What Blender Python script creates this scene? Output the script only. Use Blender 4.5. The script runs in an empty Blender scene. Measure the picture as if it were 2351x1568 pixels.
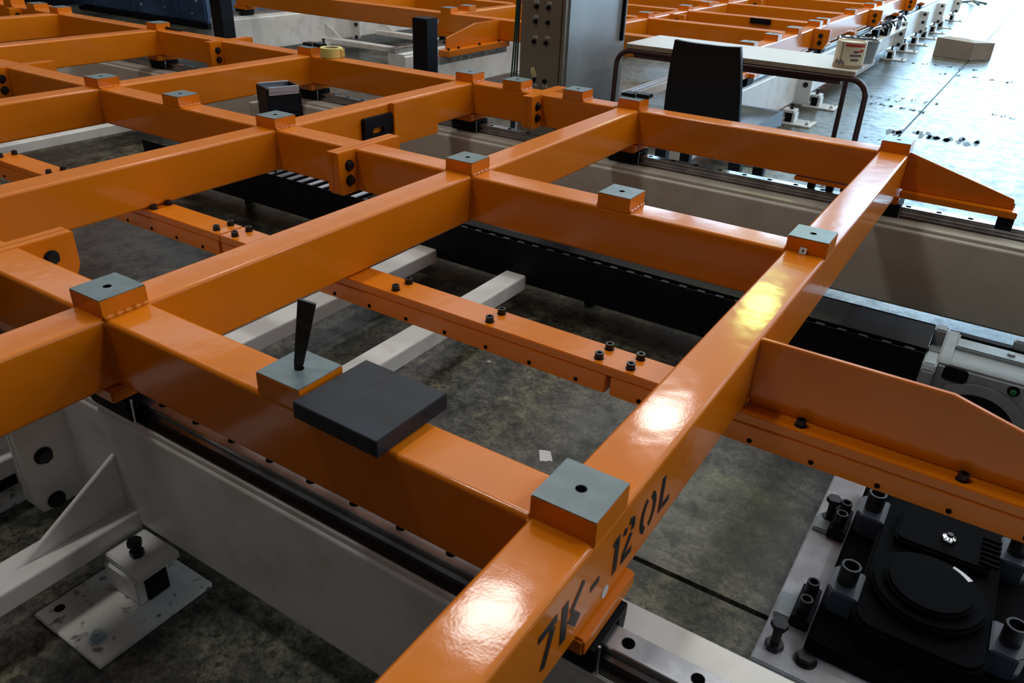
import bpy, bmesh, math, random
from mathutils import Vector, Matrix
random.seed(7)
S = bpy.context.scene
COL = S.collection
PI = math.pi

# ------------------------------------------------------------------ camera
# world: X along the long beams, Y along the cross beams, Z up; z = 0 is the top of the orange frame
cd = bpy.data.cameras.new('camera'); cam = bpy.data.objects.new('camera', cd); COL.objects.link(cam)
cam.location = (0.35422547, -0.76367868, 0.71839549)
cam.rotation_euler = (1.0698226486699676, -0.03677333608919727, 0.5758070092158498)
cd.sensor_width = 36.0; cd.sensor_fit = 'HORIZONTAL'; cd.lens = 36.0 * 1798.4331 / 2351.0
cd.clip_start = 0.02; cd.clip_end = 200
cd.dof.use_dof = True; cd.dof.focus_distance = 2.6; cd.dof.aperture_fstop = 9.0
S.camera = cam

# ------------------------------------------------------------------ world, daylight, lamps, exposure
ZF = -0.65                                     # floor level
w = bpy.data.worlds.new('hall'); S.world = w; w.use_nodes = True
bg = w.node_tree.nodes['Background']; bg.inputs[0].default_value = (0.92, 0.95, 1.0, 1); bg.inputs[1].default_value = 0.062
S.view_settings.view_transform = 'Standard'; S.view_settings.look = 'None'
S.view_settings.exposure = 0.12; S.view_settings.gamma = 1.0; S.view_settings.use_curve_mapping = False

def area(name, loc, direction, sx, sy, radiance, color):
    l = bpy.data.lights.new(name, 'AREA'); l.shape = 'RECTANGLE'; l.size = sx; l.size_y = sy
    l.energy = radiance * sx * sy * PI; l.color = color     # W for a one-sided lambertian panel of this radiance
    o = bpy.data.objects.new(name, l); COL.objects.link(o); o.location = loc
    o.rotation_euler = Vector(direction).to_track_quat('-Z', 'Y').to_euler()
    return o
DAY = (0.44, 0.73, 1.0)
area('daylight_hall_door', (2.2, 27.0, 2.1), (0, -1, 0), 12.0, 5.6, 13.0, DAY)         # open hall door, beyond the far floor
for i in range(5):                                                                     # windows above and beside it
    area('daylight_end_window', (-10.6 + i * 2.55, 27.0, 8.0), (0, -1, -0.05), 1.75, 2.6, 9.0, DAY)
area('daylight_end_window_over_door', (2.6, 27.0, 7.6), (0, -1, -0.05), 8.0, 2.6, 8.0, DAY)
area('side_fill_panel', (11.0, 11.0, 3.6), (-1, 0, -0.12), 18.0, 2.4, 3.0, (0.85, 0.94, 1.0))   # unseen panel added to light the right-hand faces of the beams
for x in (-17.5, -13.5, -9.5, -5.5, -0.6, 3.0, 7.0):                                   # unseen roof panels added to brighten the beam tops and their sheen
    area('roof_fill_strip', (x, 15.0, 7.5), (0, 0, -1), 2.0, 26.0, 1.45, (0.95, 0.97, 1.0))
def lamp(x, y, col=(1.0, 0.97, 0.92), k=1.0):                                          # high-bay lamps hung in rows under the roof
    o = area('high_bay_lamp', (x, y, 6.0), (0, 0, -1), 0.85, 0.85, 34.0 * k, col); o.data.shape = 'DISK'
for y in (-0.45, 4.35, 9.1): lamp(-2.95, y)
lamp(-2.95, 13.9, (0.74, 1.0, 0.28), 1.4)
for y in (1.9, 6.7, 11.5): lamp(4.6, y, k=0.9)  # unseen second row, added to light the right-facing sides


# ------------------------------------------------------------------ materials
MATS = {}
def mat(name, color, rough=0.5, metal=0.0, var=0.0, vscale=6.0, bump=0.0, bscale=60.0, coat=0.0, color2=None, lo=0.4, hi=0.62,
        rvar=0.0, spec=0.5, wavy=0.0):
    if name in MATS: return MATS[name]
    m = bpy.data.materials.new(name); m.use_nodes = True; nt = m.node_tree; b = nt.nodes['Principled BSDF']
    b.inputs['Base Color'].default_value = (*color, 1); b.inputs['Roughness'].default_value = rough
    b.inputs['Metallic'].default_value = metal; b.inputs['Specular IOR Level'].default_value = spec
    if coat: b.inputs['Coat Weight'].default_value = coat; b.inputs['Coat Roughness'].default_value = 0.10
    geo = nt.nodes.new('ShaderNodeNewGeometry')
    if var or color2:
        n = nt.nodes.new('ShaderNodeTexNoise'); n.inputs['Scale'].default_value = vscale; n.inputs['Detail'].default_value = 6
        nt.links.new(geo.outputs['Position'], n.inputs['Vector'])
        r = nt.nodes.new('ShaderNodeValToRGB'); r.color_ramp.elements[0].position = lo; r.color_ramp.elements[1].position = hi
        c2 = color2 or tuple(c * (1 - var) for c in color)
        r.color_ramp.elements[0].color = (*c2, 1); r.color_ramp.elements[1].color = (*color, 1)
        nt.links.new(n.outputs['Fac'], r.inputs[0]); nt.links.new(r.outputs[0], b.inputs['Base Color'])
        if rvar:
            mr = nt.nodes.new('ShaderNodeMapRange'); mr.inputs['To Min'].default_value = max(rough - rvar, .02); mr.inputs['To Max'].default_value = rough + rvar
            nt.links.new(n.outputs['Fac'], mr.inputs[0]); nt.links.new(mr.outputs[0], b.inputs['Roughness'])
    if bump:
        n2 = nt.nodes.new('ShaderNodeTexNoise'); n2.inputs['Scale'].default_value = bscale; n2.inputs['Detail'].default_value = 3
        nt.links.new(geo.outputs['Position'], n2.inputs['Vector'])
        bp = nt.nodes.new('ShaderNodeBump'); bp.inputs['Strength'].default_value = bump; bp.inputs['Distance'].default_value = 0.01
        nt.links.new(n2.outputs['Fac'], bp.inputs['Height']); nt.links.new(bp.outputs[0], b.inputs['Normal'])
        if coat: nt.links.new(bp.outputs[0], b.inputs['Coat Normal'])
        if wavy:
            n3 = nt.nodes.new('ShaderNodeTexNoise'); n3.inputs['Scale'].default_value = 20; n3.inputs['Detail'].default_value = 1
            nt.links.new(geo.outputs['Position'], n3.inputs['Vector'])
            bq = nt.nodes.new('ShaderNodeBump'); bq.inputs['Strength'].default_value = wavy; bq.inputs['Distance'].default_value = 0.01
            nt.links.new(n3.outputs['Fac'], bq.inputs['Height']); nt.links.new(bq.outputs[0], bp.inputs['Normal'])
    MATS[name] = m; return m

ORANGE = mat('orange_paint', (0.72, 0.188, 0.0015), 0.40, var=0.06, vscale=5, bump=0.012, bscale=230, spec=0.12, coat=0.55, wavy=0.038)
GREYPAD = mat('machined_grey', (0.15, 0.20, 0.205), 0.38, var=0.16, vscale=30, metal=0.0)
HOLE = mat('dark_hole', (0.002, 0.002, 0.002), 0.9, spec=0.0)
BLACKBOLT = mat('black_oxide_steel', (0.012, 0.012, 0.014), 0.38, metal=0.3)
BLACK = mat('black_paint', (0.006, 0.006, 0.008), 0.55, var=0.3, vscale=20, spec=0.12)
BLACKPLASTIC = mat('black_plastic', (0.007, 0.009, 0.013), 0.5, spec=0.18)
WHITE = mat('white_machine_paint', (0.76, 0.77, 0.75), 0.38, color2=(0.64, 0.64, 0.60), vscale=9, lo=0.3, hi=0.5, bump=0.02, bscale=90)
CREAM = mat('cream_machine_paint', (0.60, 0.58, 0.50), 0.38, color2=(0.50, 0.48, 0.41), vscale=7, lo=0.3, hi=0.5, bump=0.02, bscale=90)
GRIMY = mat('grimy_white_paint', (0.60, 0.60, 0.56), 0.45, color2=(0.16, 0.16, 0.14), vscale=42, lo=0.32, hi=0.42)
RAIL = mat('ground_rail_steel', (0.42, 0.42, 0.43), 0.22, metal=0.85, var=0.35, vscale=14)
SEAT = mat('oil_shade_dark', (0.03, 0.03, 0.027), 0.5, var=0.3, vscale=22)  # dark tone for oil plus shadow beside the rail; also fills floor joints
STEEL = mat('bright_steel', (0.62, 0.62, 0.62), 0.25, metal=0.9)
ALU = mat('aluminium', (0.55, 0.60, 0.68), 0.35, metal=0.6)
SHADEDALU = mat('shaded_aluminium', (0.075, 0.085, 0.105), 0.5, metal=0.3)  # aluminium darkened to paint in the shade on the covered crossbars
MILL = mat('mill_scale_steel', (0.022, 0.026, 0.035), 0.55, color2=(0.017, 0.015, 0.015), vscale=14, lo=0.35, hi=0.6, metal=0.1, bump=0.06, bscale=40, spec=0.3)
RUSTY = mat('dark_bar_steel', (0.035, 0.033, 0.030), 0.5, metal=0.5, var=0.4, vscale=60)
SILVER = mat('silver_grey_casting', (0.27, 0.31, 0.32), 0.42, var=0.12, vscale=18, bump=0.03, bscale=150, metal=0.15)
STENCIL = mat('black_stencil_paint', (0.010, 0.010, 0.012), 0.45)
STICKER = mat('white_sticker', (0.62, 0.66, 0.68), 0.5)
ZINC = mat('zinc_plated', (0.42, 0.50, 0.52), 0.4, metal=0.6)
CABINET = mat('bronze_cabinet_paint', (0.155, 0.135, 0.10), 0.42, var=0.12, vscale=4)
CABSIDE = mat('brushed_cabinet_steel', (0.33, 0.35, 0.35), 0.40, metal=0.45, var=0.18, vscale=3)
LABELW = mat('label_white', (0.55, 0.55, 0.52), 0.5)
MAROON = mat('maroon_tube', (0.045, 0.010, 0.012), 0.32)
LAMINATE = mat('desk_laminate', (0.66, 0.62, 0.56), 0.35, var=0.06, vscale=12)
WOODEDGE = mat('desk_edge', (0.36, 0.27, 0.18), 0.5, var=0.2, vscale=30)
CARD = mat('cardboard', (0.27, 0.225, 0.18), 0.8, var=0.1, vscale=10)
CARDIN = mat('cardboard_top', (0.38, 0.33, 0.27), 0.8, var=0.1, vscale=10)
TAPE = mat('yellow_masking_tape', (0.72, 0.62, 0.20), 0.6)
TAPECORE = mat('tape_core', (0.45, 0.38, 0.25), 0.8)
CANW = mat('can_print_cream', (0.66, 0.58, 0.42), 0.4)
CANRED = mat('can_red', (0.50, 0.05, 0.04), 0.4)
CANDARK = mat('can_print_dark', (0.03, 0.03, 0.06), 0.5)
CANTAN = mat('can_tan', (0.34, 0.25, 0.15), 0.5)
BLUE = mat('dark_blue_sheet', (0.060, 0.105, 0.200), 0.5, color2=(0.026, 0.050, 0.105), vscale=2.2, lo=0.35, hi=0.65, bump=0.1, bscale=8)
SPECK = mat('white_speck', (0.6, 0.65, 0.7), 0.6)
PAPER = mat('paper', (0.78, 0.78, 0.80), 0.7)
BITE = mat('pale_scrap', (0.5, 0.42, 0.2), 0.6)
GREEN = mat('green_plastic', (0.02, 0.16, 0.03), 0.4)
REDCAP = mat('marking_yellow', (0.75, 0.65, 0.05), 0.5)
CHROME = mat('chrome', (0.8, 0.8, 0.8), 0.12, metal=1.0)
TEAL = mat('teal_cable', (0.008, 0.030, 0.034), 0.5)
GREENC = mat('green_cable', (0.015, 0.075, 0.015), 0.5)
CHAIRBLUE = mat('glossy_chair_shell', (0.030, 0.038, 0.055), 0.28)
STAIN = mat('floor_stain', (0.035, 0.035, 0.04), 0.6)

def floor_mat():
    m = bpy.data.materials.new('worn_concrete'); m.use_nodes = True; nt = m.node_tree; b = nt.nodes['Principled BSDF']
    g = nt.nodes.new('ShaderNodeNewGeometry')
    def noise(scale, detail, rough=0.55, dist=0.0):
        n = nt.nodes.new('ShaderNodeTexNoise'); n.inputs['Scale'].default_value = scale; n.inputs['Detail'].default_value = detail
        n.inputs['Roughness'].default_value = rough; n.inputs['Distortion'].default_value = dist
        nt.links.new(g.outputs['Position'], n.inputs['Vector']); return n
    def ramp(src, stops):
        r = nt.nodes.new('ShaderNodeValToRGB'); e = r.color_ramp.elements
        e[0].position, e[0].color = stops[0][0], (*stops[0][1], 1); e[1].position, e[1].color = stops[-1][0], (*stops[-1][1], 1)
        for p_, c_ in stops[1:-1]:
            k = e.new(p_); k.color = (*c_, 1)
        nt.links.new(src, r.inputs[0]); return r
    big = noise(1.3, 8, 0.62, 0.0); mid = noise(11, 14, 0.82, 0.0); fine = noise(70, 8, 0.8)
    rb = ramp(big.outputs['Fac'], ((0.38, (0.034, 0.036, 0.029)), (0.60, (0.190, 0.184, 0.140))))
    rm = ramp(mid.outputs['Fac'], ((0.42, (0.22, 0.22, 0.23)), (0.50, (0.70, 0.70, 0.68)), (0.60, (1.35, 1.32, 1.20))))
    rf = ramp(fine.outputs['Fac'], ((0.40, (0.45, 0.45, 0.45)), (0.52, (1.05, 1.05, 1.05))))
    pits = noise(34, 14, 0.92); rp = ramp(pits.outputs['Fac'], ((0.45, (0.12, 0.12, 0.12)), (0.50, (1, 1, 1))))
    def mul(a, c):
        x = nt.nodes.new('ShaderNodeMix'); x.data_type = 'RGBA'; x.blend_type = 'MULTIPLY'; x.inputs[0].default_value = 1
        nt.links.new(a, x.inputs[6]); nt.links.new(c, x.inputs[7]); return x.outputs[2]
    col = mul(mul(mul(rb.outputs[0], rm.outputs[0]), rf.outputs[0]), rp.outputs[0])
    nt.links.new(col, b.inputs['Base Color']); b.inputs['Specular IOR Level'].default_value = 0.42
    mr = nt.nodes.new('ShaderNodeMapRange'); mr.inputs['From Min'].default_value = 0.40; mr.inputs['From Max'].default_value = 0.52
    mr.inputs['To Min'].default_value = 0.46; mr.inputs['To Max'].default_value = 0.31
    nt.links.new(mid.outputs['Fac'], mr.inputs[0]); nt.links.new(mr.outputs[0], b.inputs['Roughness'])
    bp = nt.nodes.new('ShaderNodeBump'); bp.inputs['Strength'].default_value = 0.02; bp.inputs['Distance'].default_value = 0.002
    nt.links.new(fine.outputs['Fac'], bp.inputs['Height']); nt.links.new(bp.outputs[0], b.inputs['Normal'])
    return m
FLOOR = floor_mat()

MOTORBLACK = mat('motor_black', (0.003, 0.003, 0.004), 0.7, var=0.3, vscale=30, spec=0.03)  # near-black matte tone of the motor
PLATEGREY = mat('grey_white_plate_paint', (0.44, 0.46, 0.50), 0.45, color2=(0.34, 0.35, 0.37), vscale=18)
# ------------------------------------------------------------------ mesh helpers
def rrect(a0, a1, b0, b1, r, n=4):
    pts = []
    for (ca, cb, t0) in ((a1 - r, b1 - r, 0), (a0 + r, b1 - r, 90), (a0 + r, b0 + r, 180), (a1 - r, b0 + r, 270)):
        for i in range(n + 1):
            t = math.radians(t0 + 90 * i / n); pts.append((ca + r * math.cos(t), cb + r * math.sin(t)))
    return pts
def circ(ca, cb, r, n=16, ph=0.0):
    return [(ca + r * math.cos(2 * PI * i / n + ph), cb + r * math.sin(2 * PI * i / n + ph)) for i in range(n)]
def weighted(me, smooth):
    # area-weighted split normals, so that flat faces stay flat beside rounded edges
    ct = math.cos(math.radians(smooth)); vf = [[] for _ in me.vertices]; N = [p.normal.copy() for p in me.polygons]; A = [p.area for p in me.polygons]
    for p in me.polygons:
        for v in p.vertices: vf[v].append(p.index)
    out = [None] * len(me.loops)
    for p in me.polygons:
        n = N[p.index]
        for li in p.loop_indices:
            a = Vector((0, 0, 0))
            for g in vf[me.loops[li].vertex_index]:
                if N[g].dot(n) > ct: a += N[g] * A[g]
            out[li] = a.normalized() if a.length > 0 else n
    me.normals_split_custom_set(out)
class MB:
    def __init__(s): s.v = []; s.f = []
    def add(s, vs, fs):
        k = len(s.v); s.v += [tuple(v) for v in vs]; s.f += [tuple(i + k for i in f) for f in fs]; return s
    def box(s, x0, x1, y0, y1, z0, z1):
        vs = [(x, y, z) for z in (z0, z1) for y in (y0, y1) for x in (x0, x1)]
        return s.add(vs, [(0, 2, 3, 1), (4, 5, 7, 6), (0, 1, 5, 4), (2, 6, 7, 3), (0, 4, 6, 2), (1, 3, 7, 5)])
    def prism(s, pts, axis, a, b):
        n = len(pts)
        def P(p, t): return {'x': (t, p[0], p[1]), 'y': (p[0], t, p[1]), 'z': (p[0], p[1], t)}[axis]
        vs = [P(p, a) for p in pts] + [P(p, b) for p in pts]
        fs = [tuple(range(n))[::-1], tuple(range(n, 2 * n))] + [(i, (i + 1) % n, n + (i + 1) % n, n + i) for i in range(n)]
        return s.add(vs, fs)
    def cyl(s, c, axis, r, h, n=16, r2=None, ph=0.0):
        r2 = r if r2 is None else r2
        o = {'x': (1, 2, 0), 'y': (0, 2, 1), 'z': (0, 1, 2)}[axis]; vs = []
        for t, rr in ((0, r), (h, r2)):
            for i in range(n):
                a = 2 * PI * i / n + ph; v = list(c); v[o[0]] += rr * math.cos(a); v[o[1]] += rr * math.sin(a); v[o[2]] += t; vs.append(v)
        return s.add(vs, [tuple(range(n))[::-1], tuple(range(n, 2 * n))] + [(i, (i + 1) % n, n + (i + 1) % n, n + i) for i in range(n)])
    def ring(s, c, axis, ro, ri, h, n=20):
        o = {'x': (1, 2, 0), 'y': (0, 2, 1), 'z': (0, 1, 2)}[axis]; vs = []
        for t in (0, h):
            for rr in (ro, ri):
                for i in range(n):
                    a = 2 * PI * i / n; v = list(c); v[o[0]] += rr * math.cos(a); v[o[1]] += rr * math.sin(a); v[o[2]] += t; vs.append(v)
        fs = []
        for i in range(n):
            j = (i + 1) % n
            fs += [(i, j, 2 * n + j, 2 * n + i), (n + j, n + i, 3 * n + i, 3 * n + j), (j, i, n + i, n + j), (2 * n + i, 2 * n + j, 3 * n + j, 3 * n + i)]
        return s.add(vs, fs)
    def lathe(s, c, prof, n=24):
        vs = []; m = len(prof)
        for i in range(n):
            a = 2 * PI * i / n
            for r, z in prof: vs.append((c[0] + r * math.cos(a), c[1] + r * math.sin(a), c[2] + z))
        return s.add(vs, [(i * m + k, ((i + 1) % n) * m + k, ((i + 1) % n) * m + k + 1, i * m + k + 1) for i in range(n) for k in range(m - 1)])
    def tube(s, path, r, n=10):
        path = [Vector(p) for p in path]; vs = []; m = len(path); up = None
        for i, p in enumerate(path):
            t = (path[min(i + 1, m - 1)] - path[max(i - 1, 0)]).normalized()
            if up is None: up = t.orthogonal().normalized()
            up = (up - t * up.dot(t)).normalized(); q = t.cross(up)
            rr = r[i] if isinstance(r, (list, tuple)) else r
            for k in range(n):
                a = 2 * PI * k / n; vs.append(p + up * rr * math.cos(a) + q * rr * math.sin(a))
        fs = [(i * n + k, i * n + (k + 1) % n, (i + 1) * n + (k + 1) % n, (i + 1) * n + k) for i in range(m - 1) for k in range(n)]
        return s.add(vs, fs + [tuple(range(n))[::-1], tuple(range((m - 1) * n, m * n))])
    def mesh(s, name, m, bevel=0.0, smooth=38, segs=2):
        bm = bmesh.new(); vs = [bm.verts.new(v) for v in s.v]
        for f in s.f:
            try: bm.faces.new([vs[i] for i in f])
            except ValueError: pass
        bmesh.ops.recalc_face_normals(bm, faces=bm.faces)
        if bevel:
            es = [e for e in bm.edges if len(e.link_faces) == 2 and e.calc_face_angle(0) > 0.6]
            bmesh.ops.bevel(bm, geom=es, offset=bevel, segments=segs, affect='EDGES', clamp_overlap=True)
        me = bpy.data.meshes.new(name); bm.to_mesh(me); bm.free()
        me.materials.append(m); me.shade_smooth(); weighted(me, smooth); return me
    def build(s, name, m, parent=None, bevel=0.0, smooth=38, loc=(0, 0, 0), rot=(0, 0, 0), segs=2):
        return put(name, s.mesh(name, m, bevel, smooth, segs), parent, loc, rot)
def put(name, me, parent=None, loc=(0, 0, 0), rot=(0, 0, 0)):
    o = bpy.data.objects.new(name, me); COL.objects.link(o); o.location = loc; o.rotation_euler = rot
    if parent is not None: o.parent = parent
    return o
def tag(o, label, cat, group=None):
    o['label'] = label; o['category'] = cat
    if group: o['group'] = group
    return o
def thing(name, label, cat, loc=(0, 0, 0), rotz=0.0, group=None):
    o = bpy.data.objects.new(name, None); COL.objects.link(o); o.empty_display_size = 0.1
    o.location = loc; o.rotation_euler = (0, 0, rotz); return tag(o, label, cat, group)
def struct(o): o['kind'] = 'structure'; return o

# shared small meshes
HEX = MB().cyl((0, 0, 0), 'z', 0.0155, 0.013, 6).cyl((0, 0, 0), 'z', 0.019, 0.003, 20).mesh('hex_bolt', BLACKBOLT, 0.0012)
HEXBIG = MB().cyl((0, 0, 0), 'z', 0.017, 0.014, 6).cyl((0, 0, 0), 'z', 0.021, 0.0035, 20).mesh('hex_bolt_large', BLACKBOLT, 0.0012)
_sock = MB().ring((0, 0, 0), 'z', 0.0100, 0.0055, 0.0140, 16).cyl((0, 0, 0), 'z', 0.0058, 0.006, 12).cyl((0, 0, -0.0005), 'z', 0.012, 0.0012, 16)
SOCKET = _sock.mesh('socket_screw', BLACKBOLT)
HOLEDISC = MB().cyl((0, 0, 0), 'z', 0.0052, 0.0012, 14).mesh('tapped_hole', HOLE)
RAILHOLE = MB().cyl((0, 0, 0), 'z', 0.0100, 0.0006, 18).mesh('rail_hole', HOLE)

# ------------------------------------------------------------------ floor
fl = struct(MB().box(-40, 30, -12, 70, ZF - 0.20, ZF - 0.012).build('floor', SEAT))
joints_x = (-20.0, -10.4, -5.2, -0.38, 4.9, 12.0, 24.0); joints_y = (-8.0, -3.0, 0.62, 4.0, 8.58, 13.2, 18.0, 30.0, 60.0)
for i in range(len(joints_x) - 1):
    for j in range(len(joints_y) - 1):
        g = 0.008
        MB().box(joints_x[i] + g, joints_x[i + 1] - g, joints_y[j] + g, joints_y[j + 1] - g, ZF - 0.1, ZF).build('floor_slab', FLOOR, fl)
# flat marks on the floor (worn stencil marks and scuffs)
def mark_row(x, y, n, pitch, size, seed, label=None):
    rnd = random.Random(seed)
    for k in range(n):
        m = MB(); cx = x + k * pitch; cy = y - k * 0.012
        for _ in range(3):
            a, b = rnd.uniform(-.5, .5) * size, rnd.uniform(-.7, .7) * size
            pts = [(cx + a + size * .34 * math.cos(t) * rnd.uniform(.4, 1.2), cy + b * 1.6 + size * 1.3 * math.sin(t) * rnd.uniform(.4, 1.2)) for t in [i * PI / 4 for i in range(8)]]
            m.prism(pts, 'z', ZF - 0.001, ZF + 0.0006 + 0.0002 * k)
        m.build('paint_mark', STAIN, fl)
mark_row(-0.27, 6.02, 6, 0.075, 0.075, 3)
mark_row(-0.88, 6.98, 7, 0.085, 0.045, 5); mark_row(-0.95, 7.30, 5, 0.08, 0.035, 9); mark_row(-0.62, 7.42, 4, 0.10, 0.035, 11)
mark_row(0.15, 7.22, 3, 0.07, 0.035, 13); mark_row(-0.42, 5.86, 1, 0.1, 0.10, 17); mark_row(-0.75, 5.62, 4, 0.09, 0.02, 21)
mark_row(-0.5, 9.3, 5, 0.16, 0.05, 31); mark_row(-0.9, 9.9, 6, 0.13, 0.05, 37)

# ------------------------------------------------------------------ orange frame sections
HB = 0.148; W2 = 0.05; TP = 0.039; XS = 0.026
def pad_meshes():
    n = 16; r = 0.0085; h = 0.05
    side = MB().box(-.05, .05, -.05, .05, -0.004, TP - 0.0015).mesh('pad', ORANGE, 0.0012)
    m = MB(); sq = []
    for i in range(n):
        a = 2 * PI * (i + .5) / n; k = 0.0492 / max(abs(math.cos(a)), abs(math.sin(a))); sq.append((k * math.cos(a), k * math.sin(a)))
    sq2 = [(-.0492, -.0492), (.0492, -.0492), (.0492, .0492), (-.0492, .0492)]
    ci = [(r * math.cos(2 * PI * (i + .5) / n), r * math.sin(2 * PI * (i + .5) / n)) for i in range(n)]
    vs = [(*p, TP) for p in sq] + [(*p, TP) for p in ci] + [(*p, TP - 0.0015) for p in sq] + [(*p, TP) for p in sq2] + [(*p, TP - .0015) for p in sq2]
    fs = [(i, (i + 1) % n, n + (i + 1) % n, n + i) for i in range(n)]
    fs += [(i, (i + 1) % n, 2 * n + (i + 1) % n, 2 * n + i) for i in range(n)]
    # corner triangles of the square
    for q, (i, j) in enumerate(((9, 10), (13, 14), (1, 2), (5, 6))): fs += [(i, 3 * n + q, j), (2 * n + i, 3 * n + 4 + q, 2 * n + j)]
    m.add(vs, fs)
    face = m.mesh('pad_face', GREYPAD)
    hole = MB().cyl((0, 0, TP - 0.0012), 'z', r, 0.0007, n, ph=PI / n).mesh('pad_hole', HOLE)
    return side, face, hole
PAD, PADFACE, PADHOLE = pad_meshes()
def weld_mesh():
    m = MB(); rnd = random.Random(2)
    def bead(p, q, n=22, r=0.0055):
        pts = []; rr = []
        for i in range(n):
            t = i / (n - 1); pts.append(tuple(a + (b - a) * t for a, b in zip(p, q))); rr.append(r * (0.55 + 0.45 * math.sin(i * 2.4) ** 2 + rnd.uniform(0, .25)))
        m.tube(pts, rr, 6)
    bead((.0505, -.048, 0.001), (.0505, .048, 0.001))
    return m.mesh('weld_bead', ORANGE, smooth=60)
WELD = weld_mesh()
def seam_mesh():
    m = MB(); rnd = random.Random(4); pts = []; rr = []
    for i in range(30):
        pts.append((0, 0, -0.006 - i * (HB - 0.012) / 29)); rr.append(0.0042 * (0.6 + 0.4 * math.sin(i * 2.1) ** 2 + rnd.uniform(0, .3)))
    return m.tube(pts, rr, 6).mesh('weld_seam', ORANGE, smooth=60)
SEAM = seam_mesh()
BRK = MB().box(-.062, .062, -.075, .09, -HB - 0.031, -HB).mesh('rail_bracket', ORANGE, 0.004)
CAR = MB().prism([(-.055, -.181), (.055, -.181), (.055, -.205), (.05, -.232), (.026, -.232), (.026, -.19), (-.026, -.19), (-.026, -.232), (-.05, -.232), (-.055, -.205)], 'x', -.07, .07).mesh('rail_carriage', BLACK, 0.0015)
CARPIN = MB().cyl((.073, -.045, -.232), 'z', 0.0022, 0.055, 8).mesh('grease_pin', STEEL)
def flange_mesh(sgn):
    pts = [(-.137, 0.0), (.178, 0.0), (.178, -.085), (.150, -HB), (-.122, -HB), (-.137, -HB + .014)]
    return MB().prism(pts, 'x', 0 if sgn > 0 else -XS, XS if sgn > 0 else 0).mesh('splice_flange', ORANGE, 0.0018)
FLR, FLL = flange_mesh(1), flange_mesh(-1)
SLOTHOLE = MB().prism([(x, y) for x, y in rrect(-.0085, .0085, -.022, .010, .0084, 5)], 'x', 0, 0.0008).mesh('bolt_slot', HOLE)

def frame(label, T, Ls, xl, xr, pads, ya=-1.27, yb=2.4917, loc=(0, 0, 0), rotz=0, feet=(0.0, 2.4417), splice_l=True, splice_r=True, seams=True):
    """one welded section: cross beams at T, long beams at Ls running from xl to xr"""
    t = thing('frame_section', label, 'steel frame', loc, rotz)
    cbs = []
    for x in T:
        cbs.append(MB().prism(rrect(x - W2, x + W2, -HB, 0, 0.009), 'y', ya, yb).build('cross_beam', ORANGE, t))
    stops = []
    if xl is not None: stops.append((xl + (XS if splice_l else 0), 'e'))
    for x in sorted(T): stops += [(x - W2, 'b'), (x + W2, 'e')]
    if xr is not None: stops.append((xr - (XS if splice_r else 0), 'b'))
    for y in Ls:
        for i in range(len(stops) - 1):
            (a, ka), (b, kb) = stops[i], stops[i + 1]
            if ka == 'e' and kb == 'b' and b > a:
                MB().prism(rrect(y - W2, y + W2, -HB + 0.002, -0.0008, 0.009), 'x', a - 0.001, b + 0.001).build('long_beam', ORANGE, t)
        for side, x, ok in ((1, xl, splice_l), (-1, xr, splice_r)):
            if x is None or not ok: continue
            put('splice_flange', FLR if side > 0 else FLL, t, (x, y, 0.0006))
            for dy in (-.087, .113):
                for z in (-.048, -.100):
                    put('bolt_slot', SLOTHOLE, t, (x + side * XS - (0.0008 if side < 0 else 0), y + dy, z + .0006))
                    put('hex_bolt', HEX, t, (x + side * (XS + .0005), y + dy, z), (0, side * PI / 2, 0))
        if seams:
            for x in T:
                for sx in ((-1, 1) if (xr is not None or x != max(T)) else (-1,)): put('weld_seam', SEAM, t, (x + sx * (W2 + .001), y - W2 + .0005, 0))
    for x, y in pads:
        p = put('pad', PAD, t, (x, y, 0)); put('pad_face', PADFACE, p); put('pad_hole', PADHOLE, p); (put('weld_bead', WELD, p) if (xr is not None or x != max(T)) else None); put('weld_bead', WELD, p, (0, 0, 0), (0, 0, PI))
    for x in T:
        for y in feet:
            put('rail_bracket', BRK, t, (x, y, 0)); put('rail_carriage', CAR, t, (x, y, 0)); put('grease_pin', CARPIN, t, (x, y, 0))
    return t, cbs
def rack(t, x0, x1, bolts, holes, y0=0.612, y1=0.705, steel=False, px=None):
    if px is None: px = (x0, x1)
    if px: MB().box(px[0], px[1], y0 + .002, y1, -.172, -.150).build('rack_plate', ORANGE, t, 0.002)
    MB().box(x0 + .004, x1 - .004, y0, y1 - .03, -.219, -.1725).build('rack_bar', RAIL if steel else ORANGE, t, 0.002)
    for x in bolts:
        for y in (y0 + .026, y0 + .078): put('socket_screw', SOCKET, t, (x, y, -.150))
    for x in holes: put('tapped_hole', HOLEDISC, t, (x, y0 - .0006, -.207), (PI / 2, 0, 0))

L = [0.0, 1.2208, 2.4417]; T = [0.0, -1.0701, -1.9377, -3.0087, -4.334, -5.401, -6.268]
SP = [-1.5255, -3.706, -5.837]
LM = [(a + b) / 2 for a, b in ((0.0, -1.0701),)][0]
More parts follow.
